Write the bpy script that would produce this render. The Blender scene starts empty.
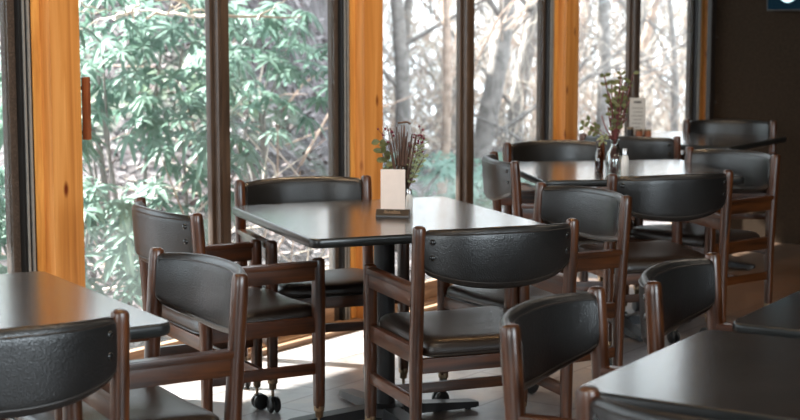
import bpy, bmesh, math, random
from mathutils import Vector, Matrix
random.seed(7)
sc = bpy.context.scene
col = sc.collection
PI = math.pi

# ------------------------------------------------------------------ materials
def new_mat(name):
    m = bpy.data.materials.new(name); m.use_nodes = True
    nt = m.node_tree; nt.nodes.clear()
    out = nt.nodes.new('ShaderNodeOutputMaterial')
    b = nt.nodes.new('ShaderNodeBsdfPrincipled')
    nt.links.new(b.outputs[0], out.inputs[0])
    return m, nt, b, out

def N(nt, typ, **kw):
    n = nt.nodes.new(typ)
    for k, v in kw.items():
        setattr(n, k, v)
    return n

def coords(nt, scale=(1, 1, 1)):
    tc = N(nt, 'ShaderNodeTexCoord'); mp = N(nt, 'ShaderNodeMapping')
    mp.inputs['Scale'].default_value = scale
    nt.links.new(tc.outputs['Object'], mp.inputs['Vector'])
    return mp.outputs['Vector']

def noise(nt, vec, scale, detail=4, rough=0.55, dist=0.0):
    n = N(nt, 'ShaderNodeTexNoise')
    n.inputs['Scale'].default_value = scale; n.inputs['Detail'].default_value = detail
    n.inputs['Roughness'].default_value = rough; n.inputs['Distortion'].default_value = dist
    nt.links.new(vec, n.inputs['Vector'])
    return n.outputs['Fac']

def ramp(nt, fac, stops):
    r = N(nt, 'ShaderNodeValToRGB')
    e = r.color_ramp.elements
    while len(e) < len(stops): e.new(0.5)
    for i, (p, c) in enumerate(stops):
        e[i].position = p; e[i].color = (*c, 1) if len(c) == 3 else c
    nt.links.new(fac, r.inputs[0])
    return r.outputs['Color']

def bump(nt, b, h, strength, dist):
    n = N(nt, 'ShaderNodeBump'); n.inputs['Strength'].default_value = strength
    n.inputs['Distance'].default_value = dist
    nt.links.new(h, n.inputs['Height']); nt.links.new(n.outputs[0], b.inputs['Normal'])

def plain(name, c, rough=0.5, metal=0.0, var=0.12, scale=30, spec=0.5):
    m, nt, b, o = new_mat(name)
    v = coords(nt)
    f = noise(nt, v, scale, 3)
    lo = tuple(x * (1 - var) for x in c); hi = tuple(min(1, x * (1 + var)) for x in c)
    nt.links.new(ramp(nt, f, [(0.3, lo), (0.7, hi)]), b.inputs['Base Color'])
    b.inputs['Roughness'].default_value = rough; b.inputs['Metallic'].default_value = metal
    b.inputs['Specular IOR Level'].default_value = spec
    return m

def wood(name, dark, light, axis='z', rough=0.34, coat=0.35, s=1.0):
    m, nt, b, o = new_mat(name)
    sc_ = {'z': (40*s, 40*s, 3*s), 'y': (40*s, 3*s, 40*s), 'x': (3*s, 40*s, 40*s)}[axis]
    v = coords(nt, sc_)
    f = noise(nt, v, 1.0, 6, 0.62, 0.6)
    c = ramp(nt, f, [(0.32, dark), (0.52, tuple((a+b_)/2 for a, b_ in zip(dark, light))), (0.72, light)])
    nt.links.new(c, b.inputs['Base Color'])
    b.inputs['Roughness'].default_value = rough
    b.inputs['Coat Weight'].default_value = coat; b.inputs['Coat Roughness'].default_value = 0.22
    bump(nt, b, f, 0.25, 0.002)
    return m

WD, WL = (0.013, 0.0042, 0.0015), (0.125, 0.038, 0.0095)
M = {}
M['walnut_z'] = wood('walnut_upright', WD, WL, 'z')
M['walnut_y'] = wood('walnut_side_rail', WD, WL, 'y')
M['walnut_x'] = wood('walnut_cross_rail', WD, WL, 'x')

def leather(name, c):
    m, nt, b, o = new_mat(name)
    v = coords(nt)
    vo = N(nt, 'ShaderNodeTexVoronoi', feature='SMOOTH_F1'); vo.inputs['Scale'].default_value = 240
    vo.inputs['Smoothness'].default_value = 0.6
    mp = N(nt, 'ShaderNodeVectorMath', operation='ADD')
    n2 = N(nt, 'ShaderNodeTexNoise'); n2.inputs['Scale'].default_value = 60
    nt.links.new(v, n2.inputs['Vector'])
    sc2 = N(nt, 'ShaderNodeVectorMath', operation='SCALE'); sc2.inputs['Scale'].default_value = 0.012
    nt.links.new(n2.outputs['Color'], sc2.inputs[0])
    nt.links.new(v, mp.inputs[0]); nt.links.new(sc2.outputs[0], mp.inputs[1])
    nt.links.new(mp.outputs[0], vo.inputs['Vector'])
    big = noise(nt, v, 9, 3)
    nt.links.new(ramp(nt, big, [(0.3, tuple(x*0.8 for x in c)), (0.7, tuple(x*1.25 for x in c))]), b.inputs['Base Color'])
    b.inputs['Roughness'].default_value = 0.32
    b.inputs['Specular IOR Level'].default_value = 0.7
    bump(nt, b, vo.outputs['Distance'], 0.5, 0.0012)
    return m
M['leather'] = leather('black_grained_leatherette', (0.008, 0.008, 0.008))
M['seat_leather'] = leather('black_seat_leatherette', (0.020, 0.013, 0.010))
M['piping'] = plain('leather_piping', (0.022, 0.018, 0.016), 0.32, var=0.4, scale=90)
M['screw'] = plain('black_screw_cap', (0.008, 0.008, 0.008), 0.25)
M['caster'] = plain('black_caster_rubber', (0.015, 0.015, 0.015), 0.35)
M['brass'] = plain('aged_brass', (0.30, 0.22, 0.14), 0.35, 0.9)
M['black_metal'] = plain('black_powder_coat', (0.022, 0.022, 0.024), 0.42, 0.2)
M['edge'] = plain('black_vinyl_edge', (0.014, 0.016, 0.016), 0.28)

def laminate():
    m, nt, b, o = new_mat('dark_laminate_top')
    v = coords(nt)
    f = noise(nt, v, 7, 8, 0.65)
    g = noise(nt, v, 220, 2)
    mx = N(nt, 'ShaderNodeMath', operation='MULTIPLY'); nt.links.new(f, mx.inputs[0]); nt.links.new(g, mx.inputs[1])
    nt.links.new(ramp(nt, f, [(0.3, (0.020, 0.019, 0.020)), (0.7, (0.045, 0.041, 0.040))]), b.inputs['Base Color'])
    rr = N(nt, 'ShaderNodeMapRange'); rr.inputs['To Min'].default_value = 0.15; rr.inputs['To Max'].default_value = 0.24
    nt.links.new(f, rr.inputs['Value']); nt.links.new(rr.outputs[0], b.inputs['Roughness'])
    b.inputs['Specular IOR Level'].default_value = 0.6
    b.inputs['Coat Weight'].default_value = 0.8; b.inputs['Coat Roughness'].default_value = 0.16
    return m
M['laminate'] = laminate()

def pine(name):
    m, nt, b, o = new_mat(name)
    v = coords(nt, (26, 26, 1.1))
    f = noise(nt, v, 1.0, 5, 0.6, 0.8)
    c = ramp(nt, f, [(0.28, (0.40, 0.145, 0.030)), (0.5, (0.58, 0.25, 0.062)), (0.75, (0.72, 0.36, 0.115))])
    v2 = coords(nt, (5, 5, 2.2))
    vo = N(nt, 'ShaderNodeTexVoronoi', feature='F1'); vo.inputs['Scale'].default_value = 1.6
    nt.links.new(v2, vo.inputs['Vector'])
    k = ramp(nt, vo.outputs['Distance'], [(0.05, (0.25, 0.09, 0.03)), (0.13, (1, 1, 1))])
    mx = N(nt, 'ShaderNodeMix', data_type='RGBA', blend_type='MULTIPLY'); mx.inputs['Factor'].default_value = 1
    nt.links.new(c, mx.inputs[6]); nt.links.new(k, mx.inputs[7])
    v3 = coords(nt, (60, 60, 0.9)); cr = noise(nt, v3, 1.0, 3, 0.5, 0.4)
    k2 = ramp(nt, cr, [(0.27, (0.35, 0.2, 0.12)), (0.31, (1, 1, 1))])
    mx2 = N(nt, 'ShaderNodeMix', data_type='RGBA', blend_type='MULTIPLY'); mx2.inputs['Factor'].default_value = 0.8
    nt.links.new(mx.outputs[2], mx2.inputs[6]); nt.links.new(k2, mx2.inputs[7])
    nt.links.new(mx2.outputs[2], b.inputs['Base Color'])
    b.inputs['Roughness'].default_value = 0.42
    bump(nt, b, f, 0.2, 0.002)
    return m
M['pine'] = pine('orange_pine')
M['pine_stop'] = wood('pine_stop', (0.50, 0.20, 0.04), (0.80, 0.42, 0.11), 'z', 0.45, 0.1)
M['sill_wood'] = wood('worn_sill_wood', (0.16, 0.085, 0.05), (0.50, 0.33, 0.21), 'x', 0.5, 0.1, 0.6)
M['handle_wood'] = wood('handle_wood', (0.16, 0.045, 0.018), (0.36, 0.12, 0.045), 'z', 0.35, 0.2)
M['door_frame'] = wood('dark_brown_door_frame', (0.035, 0.022, 0.015), (0.105, 0.068, 0.046), 'z', 0.45, 0.1)
def speckled():
    m, nt, b, o = new_mat('speckled_brown_seal')
    v = coords(nt); f = noise(nt, v, 160, 3, 0.7)
    nt.links.new(ramp(nt, f, [(0.45, (0.045, 0.030, 0.022)), (0.66, (0.10, 0.072, 0.052)), (0.76, (0.25, 0.21, 0.18))]), b.inputs['Base Color'])
    b.inputs['Roughness'].default_value = 0.6
    return m
M['stile'] = speckled()
M['jamb'] = plain('black_jamb_rubber', (0.010, 0.010, 0.010), 0.35)
M['aluminium'] = plain('grey_aluminium_track', (0.34, 0.34, 0.33), 0.45, 0.4)

def glass_pane():
    m = bpy.data.materials.new('hazy_dusty_window_glass'); m.use_nodes = True
    nt = m.node_tree; nt.nodes.clear()
    out = N(nt, 'ShaderNodeOutputMaterial')
    tr = N(nt, 'ShaderNodeBsdfTransparent'); tr.inputs[0].default_value = (0.93, 0.96, 0.96, 1)
    gl = N(nt, 'ShaderNodeBsdfGlossy'); gl.inputs['Roughness'].default_value = 0.02
    lw = N(nt, 'ShaderNodeLayerWeight'); lw.inputs['Blend'].default_value = 0.5
    pw = N(nt, 'ShaderNodeMath', operation='POWER'); pw.inputs[1].default_value = 4.0
    nt.links.new(lw.outputs['Facing'], pw.inputs[0])
    fr = N(nt, 'ShaderNodeMath', operation='MULTIPLY_ADD'); fr.inputs[1].default_value = 0.5; fr.inputs[2].default_value = 0.03
    nt.links.new(pw.outputs[0], fr.inputs[0])
    m1 = N(nt, 'ShaderNodeMixShader')
    nt.links.new(fr.outputs[0], m1.inputs[0]); nt.links.new(tr.outputs[0], m1.inputs[1]); nt.links.new(gl.outputs[0], m1.inputs[2])
    df = N(nt, 'ShaderNodeBsdfTranslucent'); df.inputs[0].default_value = (0.86, 0.92, 0.95, 1)  # translucent veil imitating flare haze over the panes, plus fine dust specks
    v = coords(nt); f = noise(nt, v, 3.0, 8, 0.7)
    g = noise(nt, v, 240, 2, 0.6)
    mr = N(nt, 'ShaderNodeMapRange'); mr.inputs['From Min'].default_value = 0.35; mr.inputs['From Max'].default_value = 0.75
    mr.inputs['To Min'].default_value = HAZE[0]; mr.inputs['To Max'].default_value = HAZE[1]
    nt.links.new(f, mr.inputs['Value'])
    mr2 = N(nt, 'ShaderNodeMapRange'); mr2.inputs['From Min'].default_value = 0.66; mr2.inputs['From Max'].default_value = 0.74
    mr2.inputs['To Min'].default_value = 0.0; mr2.inputs['To Max'].default_value = 0.03
    nt.links.new(g, mr2.inputs['Value'])
    ad = N(nt, 'ShaderNodeMath', operation='ADD'); nt.links.new(mr.outputs[0], ad.inputs[0]); nt.links.new(mr2.outputs[0], ad.inputs[1])
    m2 = N(nt, 'ShaderNodeMixShader')
    nt.links.new(ad.outputs[0], m2.inputs[0]); nt.links.new(m1.outputs[0], m2.inputs[1]); nt.links.new(df.outputs[0], m2.inputs[2])
    nt.links.new(m2.outputs[0], out.inputs[0])
    return m
HAZE = (0.006, 0.022)  # range of the flare-haze veil put into the panes
M['pane'] = glass_pane()

def clear_glass(name, tint=(0.95, 0.97, 0.96), base=0.06):
    m = bpy.data.materials.new(name); m.use_nodes = True
    nt = m.node_tree; nt.nodes.clear()
    out = N(nt, 'ShaderNodeOutputMaterial')
    tr = N(nt, 'ShaderNodeBsdfTransparent'); tr.inputs[0].default_value = (*tint, 1)
    gl = N(nt, 'ShaderNodeBsdfGlossy'); gl.inputs['Roughness'].default_value = 0.04
    lw = N(nt, 'ShaderNodeLayerWeight'); lw.inputs['Blend'].default_value = 0.35
    v = coords(nt); f = noise(nt, v, 40, 2)
    mr = N(nt, 'ShaderNodeMath', operation='MULTIPLY_ADD'); mr.inputs[1].default_value = 0.9; mr.inputs[2].default_value = base
    nt.links.new(lw.outputs['Facing'], mr.inputs[0])
    m1 = N(nt, 'ShaderNodeMixShader')
    nt.links.new(mr.outputs[0], m1.inputs[0]); nt.links.new(tr.outputs[0], m1.inputs[1]); nt.links.new(gl.outputs[0], m1.inputs[2])
    nt.links.new(m1.outputs[0], out.inputs[0])
    return m
M['vase_glass'] = clear_glass('clear_vase_glass', (0.80, 0.82, 0.80), 0.08)
M['amber_glass'] = clear_glass('amber_bottle_glass', (0.45, 0.22, 0.08), 0.08)

def floor_mat():
    m, nt, b, o = new_mat('slate_tile_floor')
    v = coords(nt)
    br = N(nt, 'ShaderNodeTexBrick'); br.offset = 0.5
    br.inputs['Scale'].default_value = 1.0
    br.inputs['Brick Width'].default_value = 0.62; br.inputs['Row Height'].default_value = 0.31
    br.inputs['Mortar Size'].default_value = 0.006; br.inputs['Mortar Smooth'].default_value = 0.3
    br.inputs['Color1'].default_value = (0.33, 0.325, 0.34, 1); br.inputs['Color2'].default_value = (0.26, 0.23, 0.215, 1)
    br.inputs['Mortar'].default_value = (0.15, 0.135, 0.125, 1)
    nt.links.new(v, br.inputs['Vector'])
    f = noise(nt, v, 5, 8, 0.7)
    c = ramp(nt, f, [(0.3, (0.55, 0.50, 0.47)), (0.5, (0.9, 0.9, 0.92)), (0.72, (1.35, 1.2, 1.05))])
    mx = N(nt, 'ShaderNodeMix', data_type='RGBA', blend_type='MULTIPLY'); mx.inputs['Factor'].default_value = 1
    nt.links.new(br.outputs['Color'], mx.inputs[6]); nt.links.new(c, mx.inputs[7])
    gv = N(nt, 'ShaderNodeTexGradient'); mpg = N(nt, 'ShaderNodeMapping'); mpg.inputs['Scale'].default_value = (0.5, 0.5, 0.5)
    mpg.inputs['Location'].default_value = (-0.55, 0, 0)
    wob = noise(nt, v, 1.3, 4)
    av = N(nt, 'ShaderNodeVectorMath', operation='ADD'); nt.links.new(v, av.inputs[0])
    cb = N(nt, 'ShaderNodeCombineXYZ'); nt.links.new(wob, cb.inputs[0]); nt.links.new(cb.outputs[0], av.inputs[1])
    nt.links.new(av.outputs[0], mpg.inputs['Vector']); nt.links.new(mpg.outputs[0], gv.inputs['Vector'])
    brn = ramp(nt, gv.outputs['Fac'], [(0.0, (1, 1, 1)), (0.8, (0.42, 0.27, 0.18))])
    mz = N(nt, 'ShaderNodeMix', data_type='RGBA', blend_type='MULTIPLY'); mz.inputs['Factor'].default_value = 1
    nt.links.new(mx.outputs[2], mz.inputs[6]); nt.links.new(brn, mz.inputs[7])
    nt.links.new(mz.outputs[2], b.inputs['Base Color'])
    rr = N(nt, 'ShaderNodeMapRange'); rr.inputs['To Min'].default_value = 0.22; rr.inputs['To Max'].default_value = 0.45
    nt.links.new(f, rr.inputs['Value']); nt.links.new(rr.outputs[0], b.inputs['Roughness'])
    bump(nt, b, f, 0.25, 0.004)
    return m
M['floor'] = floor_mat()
M['wall'] = plain('dark_brown_wall', (0.028, 0.0175, 0.0105), 0.8, var=0.25, scale=60, spec=0.1)
M['wall_trim'] = plain('dark_corner_trim', (0.03, 0.022, 0.018), 0.5)
M['ceiling'] = plain('brown_ceiling', (0.18, 0.13, 0.09), 0.8)
M['paper'] = plain('cream_card', (0.82, 0.70, 0.63), 0.7, var=0.03)
M['grey_paper'] = plain('grey_menu_paper', (0.50, 0.50, 0.49), 0.7, var=0.05)
M['ink'] = plain('grey_ink', (0.12, 0.12, 0.12), 0.7)
M['holder'] = plain('black_card_holder', (0.016, 0.012, 0.011), 0.35)
M['gold'] = plain('tan_lettering', (0.42, 0.30, 0.2), 0.5)
M['steel'] = plain('steel_cap', (0.6, 0.6, 0.6), 0.25, 0.9)
M['salt'] = plain('white_salt', (0.72, 0.72, 0.70), 0.55)
M['twig'] = plain('brown_twig', (0.11, 0.055, 0.035), 0.6, var=0.4)
M['red_stem'] = plain('dark_red_stem', (0.13, 0.028, 0.025), 0.55, var=0.3)
M['berry'] = plain('crimson_berry', (0.16, 0.012, 0.03), 0.35)
def leafy(name, c1, c2, rough=0.5, trans=0.35):
    m = bpy.data.materials.new(name); m.use_nodes = True
    nt = m.node_tree; nt.nodes.clear()
    out = N(nt, 'ShaderNodeOutputMaterial')
    b = N(nt, 'ShaderNodeBsdfPrincipled'); b.inputs['Roughness'].default_value = rough
    t = N(nt, 'ShaderNodeBsdfTranslucent')
    v = coords(nt); f = noise(nt, v, 6, 4)
    c = ramp(nt, f, [(0.3, c1), (0.7, c2)])
    nt.links.new(c, b.inputs['Base Color']); nt.links.new(c, t.inputs[0])
    mx = N(nt, 'ShaderNodeMixShader'); mx.inputs[0].default_value = trans
    nt.links.new(b.outputs[0], mx.inputs[1]); nt.links.new(t.outputs[0], mx.inputs[2])
    nt.links.new(mx.outputs[0], out.inputs[0])
    return m
M['vase_leaf'] = leafy('eucalyptus_leaf', (0.09, 0.10, 0.035), (0.20, 0.21, 0.08))
M['fern_leaf'] = leafy('pale_fern_leaf', (0.22, 0.26, 0.12), (0.42, 0.46, 0.24))
M['rhodo'] = leafy('rhododendron_leaf', (0.095, 0.185, 0.14), (0.20, 0.33, 0.25), 0.55, 0.35)
M['rhodo_pale'] = leafy('pale_rhododendron_leaf', (0.16, 0.28, 0.23), (0.30, 0.43, 0.36), 0.55, 0.35)
M['yellow_leaf'] = leafy('yellow_green_leaf', (0.35, 0.36, 0.08), (0.55, 0.55, 0.20), 0.5, 0.5)
M['bark'] = plain('grey_bark', (0.25, 0.225, 0.21), 0.85, var=0.4, scale=12)
M['pale_bark'] = plain('pale_bark', (0.62, 0.54, 0.46), 0.8, var=0.2, scale=20)
M['pink_bark'] = plain('pinkish_tan_bark', (0.42, 0.31, 0.25), 0.85, var=0.35, scale=12)
def litter():
    m, nt, b, o = new_mat('leaf_litter_ground')
    v = coords(nt)
    vo = N(nt, 'ShaderNodeTexVoronoi', feature='F1'); vo.inputs['Scale'].default_value = 11
    nt.links.new(v, vo.inputs['Vector'])
    r = ramp(nt, vo.outputs['Color'], [(0.1, (0.035, 0.028, 0.03)), (0.4, (0.07, 0.058, 0.06)), (0.65, (0.12, 0.10, 0.105)), (0.9, (0.2, 0.18, 0.185))])
    g = noise(nt, v, 0.55, 3)
    mk = ramp(nt, g, [(0.60, (0, 0, 0)), (0.68, (1, 1, 1))])
    mx = N(nt, 'ShaderNodeMix', data_type='RGBA'); mx.inputs[7].default_value = (0.10, 0.16, 0.09, 1)
    nt.links.new(mk, mx.inputs['Factor']); nt.links.new(r, mx.inputs[6])
    nt.links.new(mx.outputs[2], b.inputs['Base Color'])
    b.inputs['Roughness'].default_value = 0.9
    bump(nt, b, vo.outputs['Distance'], 0.8, 0.05)
    return m
M['litter'] = litter()
def emit(name, c, s):
    m = bpy.data.materials.new(name); m.use_nodes = True
    nt = m.node_tree; nt.nodes.clear()
    out = N(nt, 'ShaderNodeOutputMaterial'); e = N(nt, 'ShaderNodeEmission')
    v = coords(nt); f = noise(nt, v, 20, 2)
    nt.links.new(ramp(nt, f, [(0.2, tuple(x*0.9 for x in c)), (0.8, c)]), e.inputs[0])
    e.inputs[1].default_value = s
    nt.links.new(e.outputs[0], out.inputs[0]); return m
M['ring'] = emit('lit_ring', (0.62, 0.90, 1.0), 1.1)
M['screen'] = emit('dark_blue_lit_panel', (0.0025, 0.008, 0.013), 1.0)

# ------------------------------------------------------------------ mesh helpers
def build(name, bm, mats, parent=None, smooth=True, angle=40):
    me = bpy.data.meshes.new(name)
    bmesh.ops.recalc_face_normals(bm, faces=bm.faces)
    bm.to_mesh(me); bm.free()
    if not isinstance(mats, (list, tuple)): mats = [mats]
    for m in mats: me.materials.append(m)
    if smooth:
        me.polygons.foreach_set('use_smooth', [True] * len(me.polygons))
        me.set_sharp_from_angle(angle=math.radians(angle))
    o = bpy.data.objects.new(name, me); col.objects.link(o)
    if parent: o.parent = parent
    return o

def tag(o, label, cat, group=None, kind=None):
    o['label'] = label; o['category'] = cat
    if group: o['group'] = group
    if kind: o['kind'] = kind
    return o

def empty(name, loc, rz, label, cat, group=None):
    o = bpy.data.objects.new(name, None); o.empty_display_size = 0.1
    col.objects.link(o); o.location = loc; o.rotation_euler = (0, 0, rz)
    return tag(o, label, cat, group)

def add_box(bm, lo, hi, bev=0.0, mi=0, seg=2):
    t = bmesh.new()
    bmesh.ops.create_cube(t, size=1)
    for v in t.verts:
        v.co = Vector([(lo[i] + hi[i]) / 2 + v.co[i] * (hi[i] - lo[i]) for i in range(3)])
    if bev > 0:
        bmesh.ops.bevel(t, geom=t.edges[:], offset=bev, segments=seg, profile=0.7, affect='EDGES')
    merge(bm, t, mi)

def merge(bm, t, mi=0, mat=None):
    off = len(bm.verts); vs = []
    for v in t.verts:
        vs.append(bm.verts.new(mat @ v.co if mat else v.co))
    t.verts.index_update()
    for f in t.faces:
        try:
            nf = bm.faces.new([vs[v.index] for v in f.verts]); nf.material_index = mi
        except ValueError: pass
    t.free()

def add_tube(bm, pts, rad, seg=12, mi=0, caps=True, power=2.0, closed=False, twist=0.0):
    """sweep a round (or superelliptic) section along pts"""
    pts = [Vector(p) for p in pts]; n = len(pts)
    if not hasattr(rad, '__len__'): rad = [rad] * n
    rings = []
    up = None
    for i in range(n):
        if closed: d = (pts[(i+1) % n] - pts[i-1])
        else: d = pts[min(i+1, n-1)] - pts[max(i-1, 0)]
        if d.length < 1e-9: d = Vector((0, 0, 1))
        d.normalize()
        if up is None:
            a = Vector((1, 0, 0)) if abs(d.x) < 0.9 else Vector((0, 1, 0))
            up = (a - d * a.dot(d)).normalized()
        else:
            up = (up - d * up.dot(d))
            up = up.normalized() if up.length > 1e-6 else d.orthogonal().normalized()
        w = d.cross(up)
        ring = []
        for k in range(seg):
            a = 2*PI*k/seg + twist
            c, s = math.cos(a), math.sin(a)
            e = 2.0/power
            x = math.copysign(abs(c)**e, c); y = math.copysign(abs(s)**e, s)
            ring.append(bm.verts.new(pts[i] + (up*x + w*y) * rad[i]))
        rings.append(ring)
    rng = range(n if closed else n-1)
    for i in rng:
        A_, B_ = rings[i], rings[(i+1) % n]
        for k in range(seg):
            f = bm.faces.new((A_[k], A_[(k+1) % seg], B_[(k+1) % seg], B_[k])); f.material_index = mi
    if caps and not closed:
        for r in (rings[0][::-1], rings[-1]):
            f = bm.faces.new(r); f.material_index = mi

def add_lathe(bm, prof, seg=24, mi=0, at=(0, 0, 0), axis='z'):
    rings = []
    for r, z in prof:
        ring = []
        for k in range(seg):
            a = 2*PI*k/seg
            p = (r*math.cos(a), r*math.sin(a), z)
            if axis == 'x': p = (p[2], p[0], p[1])
            if axis == 'y': p = (p[0], p[2], p[1])
            ring.append(bm.verts.new(Vector(p) + Vector(at)))
        rings.append(ring)
    for i in range(len(rings)-1):
        for k in range(seg):
            f = bm.faces.new((rings[i][k], rings[i][(k+1) % seg], rings[i+1][(k+1) % seg], rings[i+1][k])); f.material_index = mi
    for r in (rings[0], rings[-1]):
        if (r[0].co - r[seg//2].co).length > 1e-5:
            f = bm.faces.new(r); f.material_index = mi

def add_ball(bm, c, r, mi=0, seg=10):
    t = bmesh.new(); bmesh.ops.create_uvsphere(t, u_segments=seg, v_segments=max(6, seg*2//3), radius=r)
    merge(bm, t, mi, Matrix.Translation(c))

def add_leaf(bm, base, d, n, length, width, droop=0.2, mi=0):
    """pointed oval blade folded along its midrib"""
    d = d.normalized(); side = d.cross(n)
    side = side.normalized() if side.length > 1e-6 else d.orthogonal()
    nn = side.cross(d)
    prev = None
    for t, w in ((0, 0.12), (0.3, 0.85), (0.6, 1.0), (0.85, 0.6), (1.0, 0.0)):
        c = base + d*length*t - Vector((0, 0, 1))*droop*length*t*t
        l = c + side*width*0.5*w + nn*width*0.12*w; r = c - side*width*0.5*w + nn*width*0.12*w
        cur = (bm.verts.new(l), bm.verts.new(c), bm.verts.new(r)) if w > 0 else (bm.verts.new(c),)
        if prev:
            if len(cur) == 3:
                for q in (0, 1):
                    f = bm.faces.new((prev[q], prev[q+1], cur[q+1], cur[q])); f.material_index = mi
            else:
                for q in (0, 1):
                    f = bm.faces.new((prev[q], prev[q+1], cur[0])); f.material_index = mi
        prev = cur

# ------------------------------------------------------------------ camera
F_PX, PITCH, CAMH = 1598.05, 0.122, 1.456
cam_d = bpy.data.cameras.new('camera'); cam = bpy.data.objects.new('camera', cam_d); col.objects.link(cam)
cam.location = (0, 0, CAMH); cam.rotation_euler = (PI/2 - PITCH, 0, 0)
cam_d.sensor_width = 36; cam_d.lens = F_PX*36/800; cam_d.clip_end = 400
cam_d.dof.use_dof = True; cam_d.dof.focus_distance = 4.85; cam_d.dof.aperture_fstop = 5.0
sc.camera = cam

# ------------------------------------------------------------------ chairs
HB, HA, DD, WB, WF = 0.817, 0.637, 0.441, 0.26, 0.2565
CY = 0.22                      # local y of the chair's origin, measured from the post tops
def rake(z): return 0.0 if z > HB else (0.028 * min(1.0, max(0.0, (HB - z)/0.40)))

def caster_mesh(x, y):
    bm = bmesh.new()
    add_lathe(bm, [(0.0115, 0.085), (0.014, 0.088), (0.0145, 0.105), (0.019, 0.110), (0.019, 0.126)], 14, 1, (x, y, 0))
    add_tube(bm, [(x, y, 0.05), (x, y, 0.105)], 0.006, 8, 1)
    for s in (-1, 1):
        add_lathe(bm, [(0.0, s*0.004), (0.024, s*0.004), (0.030, s*0.007), (0.030, s*0.015), (0.024, s*0.021), (0.0, s*0.023)], 20, 0, (x, y+0.012, 0.030), 'x')
    add_box(bm, (x-0.010, y-0.008, 0.040), (x+0.010, y+0.016, 0.060), 0.004, 0)
    return bm

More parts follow.
